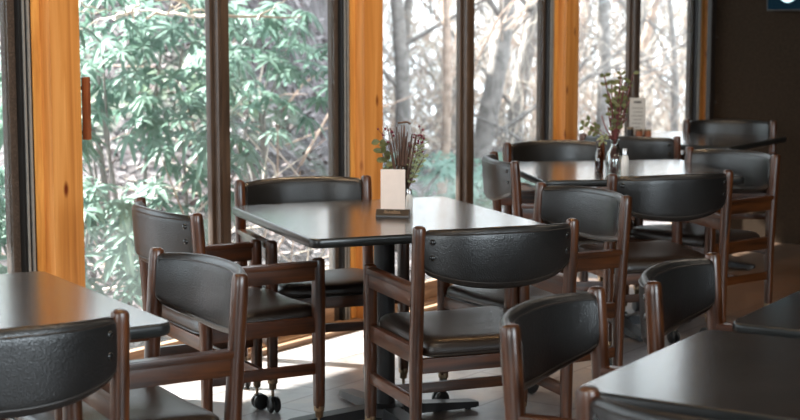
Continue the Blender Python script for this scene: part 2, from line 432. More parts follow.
def make_chair(name, label, group):
    r = empty(name, (0, 0, 0), 0, label, 'chair', group)
    L = lambda p: (p[0], p[1]-CY, p[2])
    for s in (-1, 1):
        zs = [0.12, 0.14, 0.25, 0.40, 0.47, 0.55, 0.65, 0.74, 0.785, 0.806, 0.813, HB]
        rr = [0.017, 0.018, 0.019, 0.021, 0.0215, 0.021, 0.021, 0.021, 0.0208, 0.020, 0.0178, 0.011]
        bm = bmesh.new()
        add_tube(bm, [L((s*WB, rake(z), z)) for z in zs], rr, 16, 0, True, 2.3)
        lg = build('leg', bm, M['walnut_z'], r)
        build('caster', caster_mesh(s*WB, rake(0.1)-CY), [M['caster'], M['brass']], lg)
        zs = [0.12, 0.14, 0.30, 0.45, 0.60, 0.624, 0.633, HA]
        rr = [0.017, 0.0185, 0.020, 0.0215, 0.021, 0.0205, 0.0185, 0.012]
        bm = bmesh.new()
        add_tube(bm, [L((s*WF, DD, z)) for z in zs], rr, 16, 0, True, 3.2, twist=0.0)
        lg = build('leg', bm, M['walnut_z'], r)
        build('caster', caster_mesh(s*WF, DD-CY), [M['caster'], M['brass']], lg)
    for s in (-1, 1):
        bm = bmesh.new()
        add_box(bm, L((s*0.258-0.019, 0.020, 0.608)), L((s*0.258+0.019, DD-0.012, 0.628)), 0.005)
        add_box(bm, L((s*0.258-0.0115, 0.020, 0.562)), L((s*0.258+0.0115, DD-0.012, 0.6085)), 0.002)
        build('armrest', bm, M['walnut_y'], r)
    for s in (-1, 1):
        bm = bmesh.new()
        add_box(bm, L((s*0.252-0.012, 0.030, 0.382)), L((s*0.252+0.012, DD, 0.436)), 0.003)
        build('side_rail', bm, M['walnut_y'], r)
    for yy, z0, z1 in ((0.030, 0.355, 0.401), (DD, 0.375, 0.419)):
        bm = bmesh.new()
        add_box(bm, L((-0.25, yy-0.012, z0)), L((0.25, yy+0.012, z1)), 0.003)
        build('cross_rail', bm, M['walnut_x'], r)
    for s in (-1, 1):
        bm = bmesh.new()
        add_box(bm, L((s*0.256-0.009, 0.030, 0.238)), L((s*0.256+0.009, DD, 0.276)), 0.004)
        build('stretcher', bm, M['walnut_y'], r)
    bm = bmesh.new()
    add_box(bm, L((-0.25, 0.225, 0.240)), L((0.25, 0.243, 0.274)), 0.004)
    build('stretcher', bm, M['walnut_x'], r)
    # seat cushion
    bm = bmesh.new()
    cx, cy, hx, hy = 0, 0.245, 0.234, 0.222
    prof = [(0.90, 0.444), (0.985, 0.447), (1.0, 0.458), (1.0, 0.466), (0.985, 0.479), (0.94, 0.488), (0.85, 0.4935), (0.7, 0.495), (0.45, 0.494), (0.2, 0.493)]
    rings = []; S = 48
    for sc_, z in prof:
        ring = []
        for k in range(S):
            a = 2*PI*k/S; e = 2/9.0
            x = math.copysign(abs(math.cos(a))**e, math.cos(a)) * hx * sc_
            y = math.copysign(abs(math.sin(a))**e, math.sin(a)) * hy * sc_
            zz = z
            if z > 0.47: zz = z + 0.012*(abs(x)/hx)**2.0 * (1 - (abs(x)/hx)**6) - 0.014*max(0, y/hy-0.4)**2
            zz -= 0.024 + 0.020*(1-(y/hy+1)/2)
            x *= (1 + 0.012*(y/hy))
            ring.append(bm.verts.new(L((cx+x, cy+y, zz))))
        rings.append(ring)
    for i in range(len(rings)-1):
        for k in range(S):
            bm.faces.new((rings[i][k], rings[i][(k+1) % S], rings[i+1][(k+1) % S], rings[i+1][k]))
    bm.faces.new(rings[0]); bm.faces.new(rings[-1])
    seat = build('seat', bm, M['seat_leather'], r, angle=70)
    bm = bmesh.new()
    loop = []
    for k in range(64):
        a = 2*PI*k/64; e = 2/9.0
        x = math.copysign(abs(math.cos(a))**e, math.cos(a)) * hx; y = math.copysign(abs(math.sin(a))**e, math.sin(a)) * hy
        loop.append(L((cx+x*(1+0.012*y/hy), cy+y, 0.4265 - 0.020*(1-(y/hy+1)/2))))
    add_tube(bm, loop, 0.004, 6, 0, closed=True)
    build('piping', bm, M['piping'], seat)
    # backrest pad
    def cen(t): return (t*0.243, -0.076*(1-abs(t)**2.7))
    def top(t): return 0.806 + 0.009*(1-t*t) - 0.006*max(0, (abs(t)-0.93)/0.07)**2
    def bot(t): return 0.673 - 0.052*(1-t*t)**0.75 + 0.006*max(0, (abs(t)-0.93)/0.07)**2
    T = 41; C = 20; th = 0.017
    bm = bmesh.new(); rings = []
    def padpt(t, a, grow=0.0):
        x, y = cen(t)
        dx, dy = 0.243, math.copysign(0.205*abs(t)**1.7, t)
        n_ = Vector((dy, -dx, 0)).normalized()
        if n_.y > 0: n_ = -n_            # points to the rear
        zc, zh = (top(t)+bot(t))/2, (top(t)-bot(t))/2
        c, s = math.cos(a), math.sin(a)
        u_ = math.copysign(abs(c)**0.9, c) * (th + grow); 
        w_ = math.copysign(abs(s)**0.42, s) * (zh + grow)
        z = zc + w_
        p = Vector((x, y, 0)) + n_*u_
        return Vector((p.x, p.y + rake(z)*0.9 - CY, z))
    for i in range(T):
        t = -1 + 2*i/(T-1)
        rings.append([bm.verts.new(padpt(t, 2*PI*k/C)) for k in range(C)])
    for i in range(T-1):
        for k in range(C):
            bm.faces.new((rings[i][k], rings[i][(k+1) % C], rings[i+1][(k+1) % C], rings[i+1][k]))
    bm.faces.new(rings[0]); bm.faces.new(rings[-1])
    pad = build('backrest', bm, M['leather'], r, angle=75)
    bm = bmesh.new()
    for a0 in (0.62, PI-0.62):
        up_ = [padpt(-0.985+1.97*i/28, a0, 0.0004) for i in range(29)]
        dn_ = [padpt(0.985-1.97*i/28, -a0, 0.0004) for i in range(29)]
        add_tube(bm, up_ + dn_, 0.0024, 6, 0, closed=True)
    build('piping', bm, M['piping'], pad)
    for s in (-1, 1):
        for z, t in ((0.770, 0.90), (0.722, 0.90)):
            x, y = cen(s*t)
            n_ = Vector((0.205*s*t**1.7, -0.243, 0)).normalized()
            if n_.y > 0: n_ = -n_
            p = Vector((x, y + rake(z)*0.9 - CY, z)) + n_*(th-0.002)
            bm = bmesh.new()
            t_ = bmesh.new(); bmesh.ops.create_uvsphere(t_, u_segments=12, v_segments=8, radius=0.0105)
            mt = Matrix.Translation(p) @ n_.to_track_quat('Z', 'Y').to_matrix().to_4x4() @ Matrix.Diagonal((1, 1, 0.55, 1))
            merge(bm, t_, 0, mt)
            build('screw', bm, M['screw'], pad)
    return r

def copy_tree(o, parent=None):
    c = o.copy(); col.objects.link(c); c.parent = parent
    for ch in CHILD.get(o.name, []):
        copy_tree(ch, c)
    return c

chairs = [
 (0.301, 4.895, 0.372, 'black padded armchair seen from behind, at near side of square table with cream card'),
 (-0.533, 4.138, 2.124, 'armchair facing left table, its back turned to the table with cream card'),
 (-0.787, 5.354, -1.056, 'armchair nearest orange post with wooden door handle, facing the cream card table'),
 (-0.380, 6.263, 3.494, 'armchair against the window beyond the cream card table, facing the room'),
 (0.672, 5.856, 2.100, 'armchair at the right side of the cream card table, padded front turned left'),
 (0.471, 7.225, -1.451, 'armchair at left end of the glass bottle bouquet table, curved back seen sideways'),
 (0.783, 8.105, 3.474, 'armchair on window side of the glass bottle bouquet table, facing the camera'),
 (1.106, 6.487, 0.298, 'armchair seen from behind, tucked in front of the glass bottle bouquet table'),
 (1.567, 7.526, 2.242, 'armchair at right end of the glass bottle bouquet table, facing left'),
 (1.225, 8.521, -0.444, 'armchair seen from behind at the far table holding the grey menu card'),
 (2.008, 9.729, 2.898, 'farthest armchair, standing before the dark brown wall beside the corner window'),
 (-0.839, 3.304, 0.493, 'armchair with its broad back cut by left picture edge, before dark table'),
 (0.346, 3.495, -2.041, 'armchair at left edge of the large bottom right table, beside the aisle'),
 (0.725, 4.030, -2.035, 'armchair with orange lit rim at the gap between the two right foreground tables'),
 (0.536, 2.552, -0.620, 'armchair cut by the bottom picture edge, only its back top shows'),
]
GROUP = 'matching black padded wooden armchairs'
proto = make_chair('armchair', chairs[0][3], GROUP)
CHILD = {}
for o in list(bpy.data.objects):
    if o.parent: CHILD.setdefault(o.parent.name, []).append(o)
for i, (x, y, a, lab) in enumerate(chairs):
    c = proto if i == 0 else copy_tree(proto)
    c.location = (x - math.sin(a)*CY, y + math.cos(a)*CY, 0); c.rotation_euler = (0, 0, a)
    c['label'] = lab

# ------------------------------------------------------------------ tables
TH = 0.742
def rrect(hw, hd, r, n=6):
    pts = []
    for cx, cy, a0 in ((hw-r, hd-r, 0), (-hw+r, hd-r, PI/2), (-hw+r, -hd+r, PI), (hw-r, -hd+r, 1.5*PI)):
        for k in range(n+1):
            a = a0 + PI/2*k/n
            pts.append((cx + r*math.cos(a), cy + r*math.sin(a)))
    return pts
def table(x, y, a, w, d, label, rad=0.035):
    r = empty('dining_table', (x, y, 0), a, label, 'table', 'dark laminate pedestal tables')
    hw, hd = w/2, d/2
    bm = bmesh.new()
    o = rrect(hw-0.004, hd-0.004, rad)
    t = [bm.verts.new((px, py, TH)) for px, py in o]; b = [bm.verts.new((px, py, TH-0.024)) for px, py in o]
    bm.faces.new(t); bm.faces.new(b[::-1])
    for k in range(len(o)):
        bm.faces.new((b[k], b[(k+1) % len(o)], t[(k+1) % len(o)], t[k]))
    build('tabletop', bm, M['laminate'], r, angle=30)
    bm = bmesh.new(); prev = None
    for ins, z in ((0.006, TH-0.0005), (0.002, TH-0.001), (0.0, TH-0.006), (-0.001, TH-0.016), (0.001, TH-0.027), (0.006, TH-0.032), (0.03, TH-0.032)):
        ring = [bm.verts.new((px, py, z)) for px, py in rrect(hw-ins, hd-ins, rad)]
        if prev:
            for k in range(len(ring)):
                bm.faces.new((prev[k], prev[(k+1) % len(ring)], ring[(k+1) % len(ring)], ring[k]))
        prev = ring
    build('edge_band', bm, M['edge'], r, angle=60)
    bm = bmesh.new()
    add_lathe(bm, [(0.038, 0.045), (0.038, TH-0.05), (0.045, TH-0.05)], 24)
    build('pole', bm, M['black_metal'], r)
    bm = bmesh.new()
    add_box(bm, (-0.15, -0.15, TH-0.05), (0.15, 0.15, TH-0.033), 0.003)
    build('mounting_plate', bm, M['black_metal'], r)
    bm = bmesh.new()
    add_lathe(bm, [(0.06, 0.012), (0.075, 0.02), (0.07, 0.05), (0.045, 0.062), (0.0, 0.062)], 24)
    for k in range(4):
        an = k*PI/2 + 0.06
        pts = []
        t_ = bmesh.new()
        secs = []
        for L_, hw_, z0, z1 in ((0.0, 0.036, 0.014, 0.056), (0.12, 0.036, 0.014, 0.050), (0.30, 0.035, 0.012, 0.036), (0.355, 0.033, 0.012, 0.032), (0.375, 0.022, 0.013, 0.028)):
            secs.append([t_.verts.new((L_, -hw_, z0)), t_.verts.new((L_, hw_, z0)), t_.verts.new((L_, hw_*0.85, z1)), t_.verts.new((L_, -hw_*0.85, z1))])
        for i in range(len(secs)-1):
            for q in range(4):
                t_.faces.new((secs[i][q], secs[i][(q+1) % 4], secs[i+1][(q+1) % 4], secs[i+1][q]))
        t_.faces.new(secs[0]); t_.faces.new(secs[-1])
        merge(bm, t_, 0, Matrix.Rotation(an, 4, 'Z'))
        add_lathe(bm, [(0.012, 0.0), (0.012, 0.014)], 10, 0, (0.34*math.cos(an), 0.34*math.sin(an), 0))
    build('base', bm, M['black_metal'], r)
    return r
table(-0.056, 5.662, 0.375, 0.868, 0.971, 'square dark table holding the cream card and twig bouquet')
table(1.005, 7.378, 0.160, 0.922, 0.883, 'dark table with glass bottle of leafy stems, second back along the windows')
table(1.702, 9.225, -0.579, 0.800, 0.895, 'farthest dark table with the grey menu card by the corner window')
table(-1.106, 3.838, 0.558, 0.806, 0.901, 'empty dark table cut by the left picture edge before the thick orange post')
table(0.856, 3.087, -0.559, 0.805, 0.698, 'large empty dark table filling the bottom right corner')
table(1.307, 3.777, -0.557, 0.805, 0.749, 'empty dark table at right picture edge, beyond the bottom right table')

# ------------------------------------------------------------------ wall frame: local x = along the windows, local y = outward
TW = 0.948; AX, AY = -0.60874, 6.71179
def wpt(s, off, z=0.0):
    return Vector((AX + s*math.cos(TW) - off*math.sin(TW), AY + s*math.sin(TW) + off*math.cos(TW), z))
def wallobj(name, bm, mats, parent=None, label=None, cat=None, **k):
    o = build(name, bm, mats, parent, **k)
    if parent is None:
        o.location = (AX, AY, 0); o.rotation_euler = (0, 0, TW); o['kind'] = 'structure'
        if label: o['label'] = label; o['category'] = cat
    return o
def structure_root(name, label, cat):
    o = bpy.data.objects.new(name, None); col.objects.link(o)
    o.location = (AX, AY, 0); o.rotation_euler = (0, 0, TW); o['kind'] = 'structure'
    o['label'] = label; o['category'] = cat
    return o
SR = 4.55
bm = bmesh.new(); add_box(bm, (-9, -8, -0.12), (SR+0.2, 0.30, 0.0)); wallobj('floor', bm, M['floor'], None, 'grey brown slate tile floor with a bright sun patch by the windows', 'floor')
bm = bmesh.new(); add_box(bm, (-9, -8, 2.95), (SR+0.2, 2.48, 3.10)); wallobj('ceiling', bm, M['ceiling'], None, 'brown ceiling above the dining room', 'ceiling')
bm = bmesh.new(); add_box(bm, (SR, -8, 0), (SR+0.15, 0.02, 2.95)); wallobj('wall_right', bm, M['wall'], None, 'dark brown plain wall at the right end of the windows', 'wall')
bm = bmesh.new(); add_box(bm, (-9.1, -8.15, 0), (SR+0.15, -8, 2.95)); wallobj('wall_back', bm, M['wall'], None, 'dark brown wall opposite the windows', 'wall')
bm = bmesh.new(); add_box(bm, (-9.15, -8, 0), (-9, 0.3, 2.95)); wallobj('wall_left', bm, M['wall'], None, 'dark brown wall at the far left end of the room', 'wall')
bm = bmesh.new(); add_box(bm, (-9, 0.03, 2.72), (SR+0.15, 0.2, 2.95)); wallobj('trim_1', bm, M['door_frame'], None, 'dark header beam above the glass doors', 'beam')
bm = bmesh.new()
add_box(bm, (-9, 0.0, 0.0), (SR, 0.035, 0.022), 0.004)
for k in range(4):
    add_box(bm, (-9, 0.042+k*0.028, 0.0), (SR, 0.062+k*0.028, 0.030), 0.003)
add_box(bm, (-9, 0.036, 0.0), (SR, 0.16, 0.012))
wallobj('trim_2', bm, M['sill_wood'], None, 'worn grooved wooden threshold running under the glass doors', 'threshold')
bm = bmesh.new(); add_box(bm, (SR-0.07, 0.0, 0), (SR, 0.03, 2.94), 0.003)
wallobj('trim_3', bm, M['wall_trim'], None, 'narrow dark corner trim between window and brown wall', 'trim')
bm = bmesh.new()
for z in (1.308, 0.888): add_ball(bm, (SR-0.002, -0.012, z), 0.006)
wallobj('trim_4', bm, M['steel'], None, 'two small screw heads in the dark wall corner', 'screw')

# posts: right edge of the inner face at R
RS = [-6.61, -4.72, -2.83, -0.932, 0.976, 2.842, 4.735]
names = {3: 'widest orange pine post, behind the left table, with a handle beside it',
         4: 'orange pine post behind the cream card bouquet, with a dark knot',
         5: 'narrower orange pine post behind the glass bottle bouquet table',
         6: 'thin orange pine strip where window meets the dark brown wall'}
for i, R in enumerate(RS):
    bm = bmesh.new()
    add_box(bm, (R-0.147, 0.05, 0), (R, 0.20, 2.9), 0.003, 0)
    add_box(bm, (R-0.186, 0.10, 0), (R-0.147, 0.18, 2.9), 0.003, 1)
    wallobj('trim_%d' % (5+i), bm, [M['pine'], M['pine_stop']], None, names.get(i, 'orange pine post left of the picture, number %d from the far corner' % (7-i)), 'post')
# sliding doors: one bay between each pair of posts
bays = [(RS[i], RS[i+1]) for i in range(len(RS)-1)]
dl = {3: 'sliding glass door between the two nearest orange posts, green bushes outside',
      4: 'sliding glass door right of the cream card bouquet, bare woods outside',
      5: 'sliding glass door at the far end beside the dark brown wall',
      2: 'sliding glass door at the left picture edge, beside the widest orange post'}
for i, (a, b) in enumerate(bays):
    s0, s1 = a + 0.0, b - 0.186
    mid = {3: -0.097, 4: 1.790, 5: 3.640}.get(i, 0)
    if i < 3: mid = (s0+s1)/2 + 0.06
    root = structure_root('door_%d' % (i+1), dl.get(i, 'sliding glass door left of the picture, bay %d' % (i+1)), 'door')
    bm = bmesh.new()      # black jamb with aluminium lines beside the next post
    add_box(bm, (s1-0.055, 0.105, 0.03), (s1, 0.18, 2.72), 0.002, 0)
    add_box(bm, (s1-0.042, 0.098, 0.03), (s1-0.036, 0.106, 2.72), 0.0, 1)
    add_box(bm, (s1-0.022, 0.098, 0.03), (s1-0.012, 0.106, 2.72), 0.002, 1)
    build('jamb', bm, [M['jamb'], M['aluminium']], root)
    bm = bmesh.new(); add_box(bm, (s1-0.104, 0.128, 0.03), (s1-0.056, 0.152, 2.72), 0.003); build('stile', bm, M['stile'], root)
    bm = bmesh.new(); add_box(bm, (s0+0.004, 0.115, 0.03), (s0+0.060, 0.165, 2.72), 0.003); st = build('stile', bm, M['door_frame'], root)
    bm = bmesh.new(); add_box(bm, (mid-0.030, 0.134, 0.03), (mid+0.030, 0.160, 2.72), 0.003)
    build('meeting_stile', bm, M['door_frame'], root)
    bm = bmesh.new(); add_box(bm, (mid-0.012, 0.104, 0.03), (mid+0.056, 0.133, 2.72), 0.003); add_box(bm, (mid+0.000, 0.100, 0.03), (mid+0.006, 0.105, 2.72))
    build('meeting_stile', bm, M['door_frame'], root)
    bm = bmesh.new()
    add_box(bm, (s0+0.06, 0.12, 0.03), (s1-0.104, 0.16, 0.115), 0.003); add_box(bm, (s0+0.06, 0.12, 2.64), (s1-0.104, 0.16, 2.72), 0.003)
    build('rail', bm, M['sill_wood'], root)
    for p0, p1, oo in ((s0+0.058, mid-0.025, 0.150), (mid+0.050, s1-0.10, 0.120)):
        bm = bmesh.new(); add_box(bm, (p0, oo-0.003, 0.11), (p1, oo+0.003, 2.65)); build('pane', bm, M['pane'], root)
    if i == 3:
        bm = bmesh.new()
        add_box(bm, (-0.893-0.010, 0.050, 0.985), (-0.893+0.010, 0.078, 1.222), 0.003, 0)
        for z in (1.012, 1.178): add_tube(bm, [(-0.893, 0.07, z), (-0.893, 0.118, z)], 0.006, 10, 1)
        h = build('handle', bm, [M['handle_wood'], M['jamb']], root); h['label'] = 'reddish wooden bar handle'
# lit sign on the right wall
root = empty('wall_sign', wpt(SR-0.045, -0.62, 1.475), TW, 'dark blue lit sign with a pale glowing ring high on the brown wall', 'sign')
bm = bmesh.new(); add_box(bm, (0.0, -0.26, 0.0), (0.045, 0.26, 0.30), 0.006); build('housing', bm, M['holder'], root)
bm = bmesh.new(); add_box(bm, (-0.004, -0.25, 0.01), (0.001, 0.25, 0.29)); build('panel', bm, M['screen'], root)
bm = bmesh.new()
add_tube(bm, [(-0.010, 0.117 + 0.052*math.cos(2*PI*k/40), 0.122 + 0.060*math.sin(2*PI*k/40)) for k in range(40)], 0.0095, 8, closed=True)
build('ring', bm, M['ring'], root)

# ------------------------------------------------------------------ things on the tables
cr, sr_ = math.cos, math.sin
# card holder on the middle table
ang = 0.02
root = empty('card_holder', (-0.024, 5.635, TH), ang-0.18, 'blank cream card standing in a small black wedge holder before twig bouquet', 'card')
bm = bmesh.new()
secs = []
for x in (-0.060, 0.060):
    secs.append([bm.verts.new((x, y, z)) for y, z in ((-0.024, 0.0), (0.022, 0.0), (0.020, 0.006), (0.006, 0.026), (-0.004, 0.026), (-0.023, 0.006))])
for q in range(6): bm.faces.new((secs[0][q], secs[0][(q+1) % 6], secs[1][(q+1) % 6], secs[1][q]))
bm.faces.new(secs[0]); bm.faces.new(secs[1])
hb = build('base', bm, M['holder'], root, angle=20)
bm = bmesh.new()
# small tan script-like lettering on the sloping front
sl = math.atan2(0.020, 0.019)
def onface(u, v): return Vector((u, -0.0235 + 0.019*v - 0.0006, 0.006 + 0.020*v + 0.0006))
x = -0.030
for k, hgt in enumerate((0.62, 0.4, 0.42, 0.4, 0.6, 0.4, 0.42)):
    pts = [onface(x, 0.30), onface(x+0.001, 0.30+hgt), onface(x+0.004, 0.32+hgt*0.8), onface(x+0.0045, 0.3), onface(x+0.0075, 0.34)]
    add_tube(bm, pts, 0.0007, 5); x += 0.0085
build('lettering', bm, M['gold'], hb)
bm = bmesh.new(); add_box(bm, (-0.045, -0.0010, 0.020), (0.043, 0.0012, 0.168), 0.0004); build('card', bm, M['paper'], root)

def shaker(x, y, h, r, label, group=None):
    root = empty('salt_shaker', (x, y, TH), 0, label, 'shaker', group)
    bm = bmesh.new()
    add_lathe(bm, [(0.0, 0.0), (r*0.9, 0.0), (r, 0.004), (r, h*0.55), (r*0.85, h*0.68), (r*0.62, h*0.78), (r*0.62, h*0.80), (0.0, h*0.80)], 18)
    build('jar', bm, M['salt'], root)
    bm = bmesh.new()
    add_lathe(bm, [(r*0.66, h*0.79), (r*0.72, h*0.80), (r*0.72, h*0.95), (r*0.55, h), (0.0, h)], 18)
    build('cap', bm, M['steel'], root)
shaker(0.033, 5.725, 0.088, 0.013, 'small salt shaker with metal cap right of the cream card')

def vase(name, x, y, prof, label, mat):
    root = empty(name, (x, y, TH), 0, label, 'vase')
    bm = bmesh.new(); add_lathe(bm, prof, 28); build('glass', bm, mat, root, angle=60)
    return root
v1 = vase('flower_vase', 0.004, 5.800, [(0.0, 0.004), (0.026, 0.004), (0.028, 0.0), (0.030, 0.004), (0.030, 0.10), (0.027, 0.118), (0.026, 0.150), (0.029, 0.168), (0.0275, 0.168), (0.0245, 0.15), (0.026, 0.118), (0.028, 0.10), (0.028, 0.008), (0.0, 0.008)],
         'clear glass vase of brown twigs behind the cream card', M['vase_glass'])
# bouquet 1 (twigs, berries, round leaves, fern)
def curve_pts(p0, p1, sag, n=6):
    p0, p1 = Vector(p0), Vector(p1); side = Vector((random.uniform(-1, 1), random.uniform(-1, 1), 0))*sag
    return [p0.lerp(p1, i/n) + side*math.sin(PI*i/n) for i in range(n+1)]
b1 = empty('bouquet', (0.004, 5.800, TH+0.009), 0, 'bouquet of brown twigs, crimson berries and round leaves above the cream card', 'bouquet')
R1 = random.Random(3)
bmt, bmb, bml, bmf = bmesh.new(), bmesh.new(), bmesh.new(), bmesh.new()
for k in range(30):
    a = R1.uniform(0, 2*PI); q = R1.uniform(0, 0.016)
    tx, ty = R1.uniform(-0.045, 0.055), R1.uniform(-0.04, 0.04)
    hgt = R1.uniform(0.235, 0.315) - abs(tx)*0.5
    add_tube(bmt, curve_pts((q*cr(a), q*sr_(a), 0.0), (tx, ty, hgt), 0.006), [0.003, 0.003, 0.003, 0.0028, 0.0026, 0.0024, 0.0021], 6)
add_tube(bmt, [(-0.012, 0, 0.312), (0.022, 0.004, 0.316), (0.034, 0.004, 0.308)], 0.004, 6)
def berry_spray(tx, hgt, n):
    pts = curve_pts((0.004 if tx > 0 else -0.004, 0, 0.0), (tx, R1.uniform(-.02, .02), hgt), 0.006)
    add_tube(bmt, pts, 0.0013, 5)
    for j in range(n):
        t = pts[-1].lerp(pts[-2], R1.uniform(0, 1.6)); e = t + Vector((R1.uniform(-.018, .018), R1.uniform(-.012, .012), R1.uniform(-.002, .022)))
        add_tube(bmt, [t, e], 0.0009, 4); add_ball(bmb, e, R1.uniform(0.0036, 0.0052), 0, 8)
berry_spray(0.074, 0.290, 10); berry_spray(0.058, 0.272, 8); berry_spray(0.086, 0.268, 5); berry_spray(-0.052, 0.305, 6); berry_spray(-0.070, 0.275, 3)
for tx, hgt in ((-0.078, 0.245), (-0.062, 0.205), (-0.048, 0.235)):
    pts = curve_pts((-0.006, 0, 0.02), (tx, 0.0, hgt), 0.01)
    add_tube(bmt, pts, 0.0014, 5)
    for j in range(4, 7):
        for s in (-1, 1):
            d = Vector((s*0.5-0.4, R1.uniform(-.4, .4), R1.uniform(-0.3, 0.5)))
            add_leaf(bml, pts[j], d, Vector((0, -1, 0.4)), R1.uniform(0.026, 0.036), R1.uniform(0.020, 0.026), 0.1)
for k in range(7):
    tx, hgt = R1.uniform(0.04, 0.092), R1.uniform(0.17, 0.25)
    pts = curve_pts((0.008, 0, 0.02), (tx, R1.uniform(-.03, .03), hgt), 0.008, 9)
    add_tube(bmt, pts, 0.001, 4)
    for j in range(4, 10):
        for s in (-1, 1):
            add_leaf(bmf, pts[j], Vector((s*0.9+0.2, R1.uniform(-.3, .3), 0.5)), Vector((0, -1, 0.3)), 0.020, 0.006, 0.1)
build('twigs', bmt, M['twig'], b1); build('berries', bmb, M['berry'], b1); build('leaves', bml, M['vase_leaf'], b1, False); build('fern', bmf, M['fern_leaf'], b1, False)

# bottle, bouquet and jars on the second table
v2 = vase('flower_bottle', 0.950, 7.055, [(0.0, 0.004), (0.036, 0.0), (0.040, 0.005), (0.040, 0.075), (0.034, 0.105), (0.020, 0.130), (0.018, 0.150), (0.024, 0.165), (0.022, 0.166), (0.016, 0.150), (0.018, 0.130), (0.032, 0.105), (0.038, 0.075), (0.038, 0.008), (0.0, 0.008)],
          'clear glass bottle holding tall leafy red stems', M['vase_glass'])
b2 = empty('bouquet', (0.950, 7.055, TH+0.009), 0, 'tall sparse bouquet of leafy dark red stems in the glass bottle', 'bouquet')
R2 = random.Random(11)
bmt, bml, bmf = bmesh.new(), bmesh.new(), bmesh.new()
tips = [(-0.05, 0.435), (-0.02, 0.40), (0.03, 0.42), (0.075, 0.445), (0.055, 0.39), (0.0, 0.36), (0.045, 0.30), (-0.035, 0.30), (-0.06, 0.26), (0.02, 0.44), (0.06, 0.33), (-0.03, 0.36), (0.03, 0.37), (0.01, 0.30), (-0.02, 0.25), (0.05, 0.25), (0.04, 0.41), (0.0, 0.40)]
for tx, hgt in tips:
    a = R2.uniform(0, 2*PI)
    pts = curve_pts((0.010*cr(a), 0.010*sr_(a), 0), (0.004*cr(a), 0.004*sr_(a), 0.14), 0.002, 3)[:-1] + curve_pts((0.004*cr(a), 0.004*sr_(a), 0.14), (tx, R2.uniform(-.03, .03), hgt), 0.012, 7)
    add_tube(bmt, pts, 0.0029, 5)
    if hgt > 0.35:
        for j in range(5, len(pts)):
            for s in (-1, 1):
                if R2.random() < 0.7:
                    add_leaf(bml, pts[j], Vector((s*0.8, R2.uniform(-.5, .5), R2.uniform(-0.1, 0.9))), Vector((0, -1, 0.3)), R2.uniform(0.022, 0.036), R2.uniform(0.014, 0.02), 0.1)
for tx, hgt in ((-0.14, 0.215), (-0.115, 0.235)):
    pts = curve_pts((0, 0, 0.15), (tx, 0, hgt), 0.006, 7)
    add_tube(bmt, pts, 0.0016, 5)
    for j in (4, 5, 7):
        for s in (-1, 1):
            add_leaf(bml, pts[j], Vector((-0.4+0.2*s, R2.uniform(-.3, .3), s*0.8)), Vector((0, -1, 0.3)), R2.uniform(0.024, 0.032), 0.018, 0.1)
for k in range(24):
    c = Vector((R2.uniform(-0.070, -0.040), R2.uniform(-.02, .02), R2.uniform(0.135, 0.175)))
    add_leaf(bmf, c, Vector((R2.uniform(-1, 1), R2.uniform(-1, 1), R2.uniform(-.3, 1))), Vector((0, -1, .2)), 0.022, 0.007, 0.2)
for k in range(26):
    c = Vector((R2.uniform(-0.02, 0.02), R2.uniform(-.015, .015), R2.uniform(0.17, 0.33)))
    add_leaf(bmf, c, Vector((R2.uniform(-1, 1), R2.uniform(-1, 1), R2.uniform(0, 1))), Vector((0, -1, .2)), 0.022, 0.009, 0.2)
for k in range(14):
    a = R2.uniform(0, 2*PI); b_ = R2.uniform(0, 2*PI)
    add_tube(bmt, [(0.030*cr(a), 0.030*sr_(a), R2.uniform(0.004, 0.03)), (0.012*cr(b_), 0.012*sr_(b_), R2.uniform(0.09, 0.115))], 0.0028, 5)
add_tube(bmt, [(-0.05, 0, 0.15), (-0.02, 0, 0.17), (0, 0, 0.15)], 0.0014, 5)
build('stems', bmt, M['red_stem'], b2); build('leaves', bml, M['vase_leaf'], b2, False); build('sprigs', bmf, M['fern_leaf'], b2, False)
shaker(0.992, 7.020, 0.125, 0.018, 'pale shaker bottle right beside the glass bottle of stems')
r3 = empty('amber_bottle', (0.905, 7.235, TH), 0, 'narrow amber bottle left behind the glass bottle of stems', 'bottle')
bm = bmesh.new(); add_lathe(bm, [(0.0, 0.0), (0.019, 0.0), (0.020, 0.005), (0.020, 0.080), (0.013, 0.100), (0.011, 0.125), (0.014, 0.130), (0.0, 0.130)], 18); build('glass', bm, M['amber_glass'], r3)
bm = bmesh.new()
for k in range(8):
    a = k*0.9; add_tube(bm, [(0.009*cr(a), 0.009*sr_(a), 0.004), (0.011*cr(a+1), 0.011*sr_(a+1), 0.078)], 0.005, 6)
build('dried_filling', bm, M['twig'], r3)

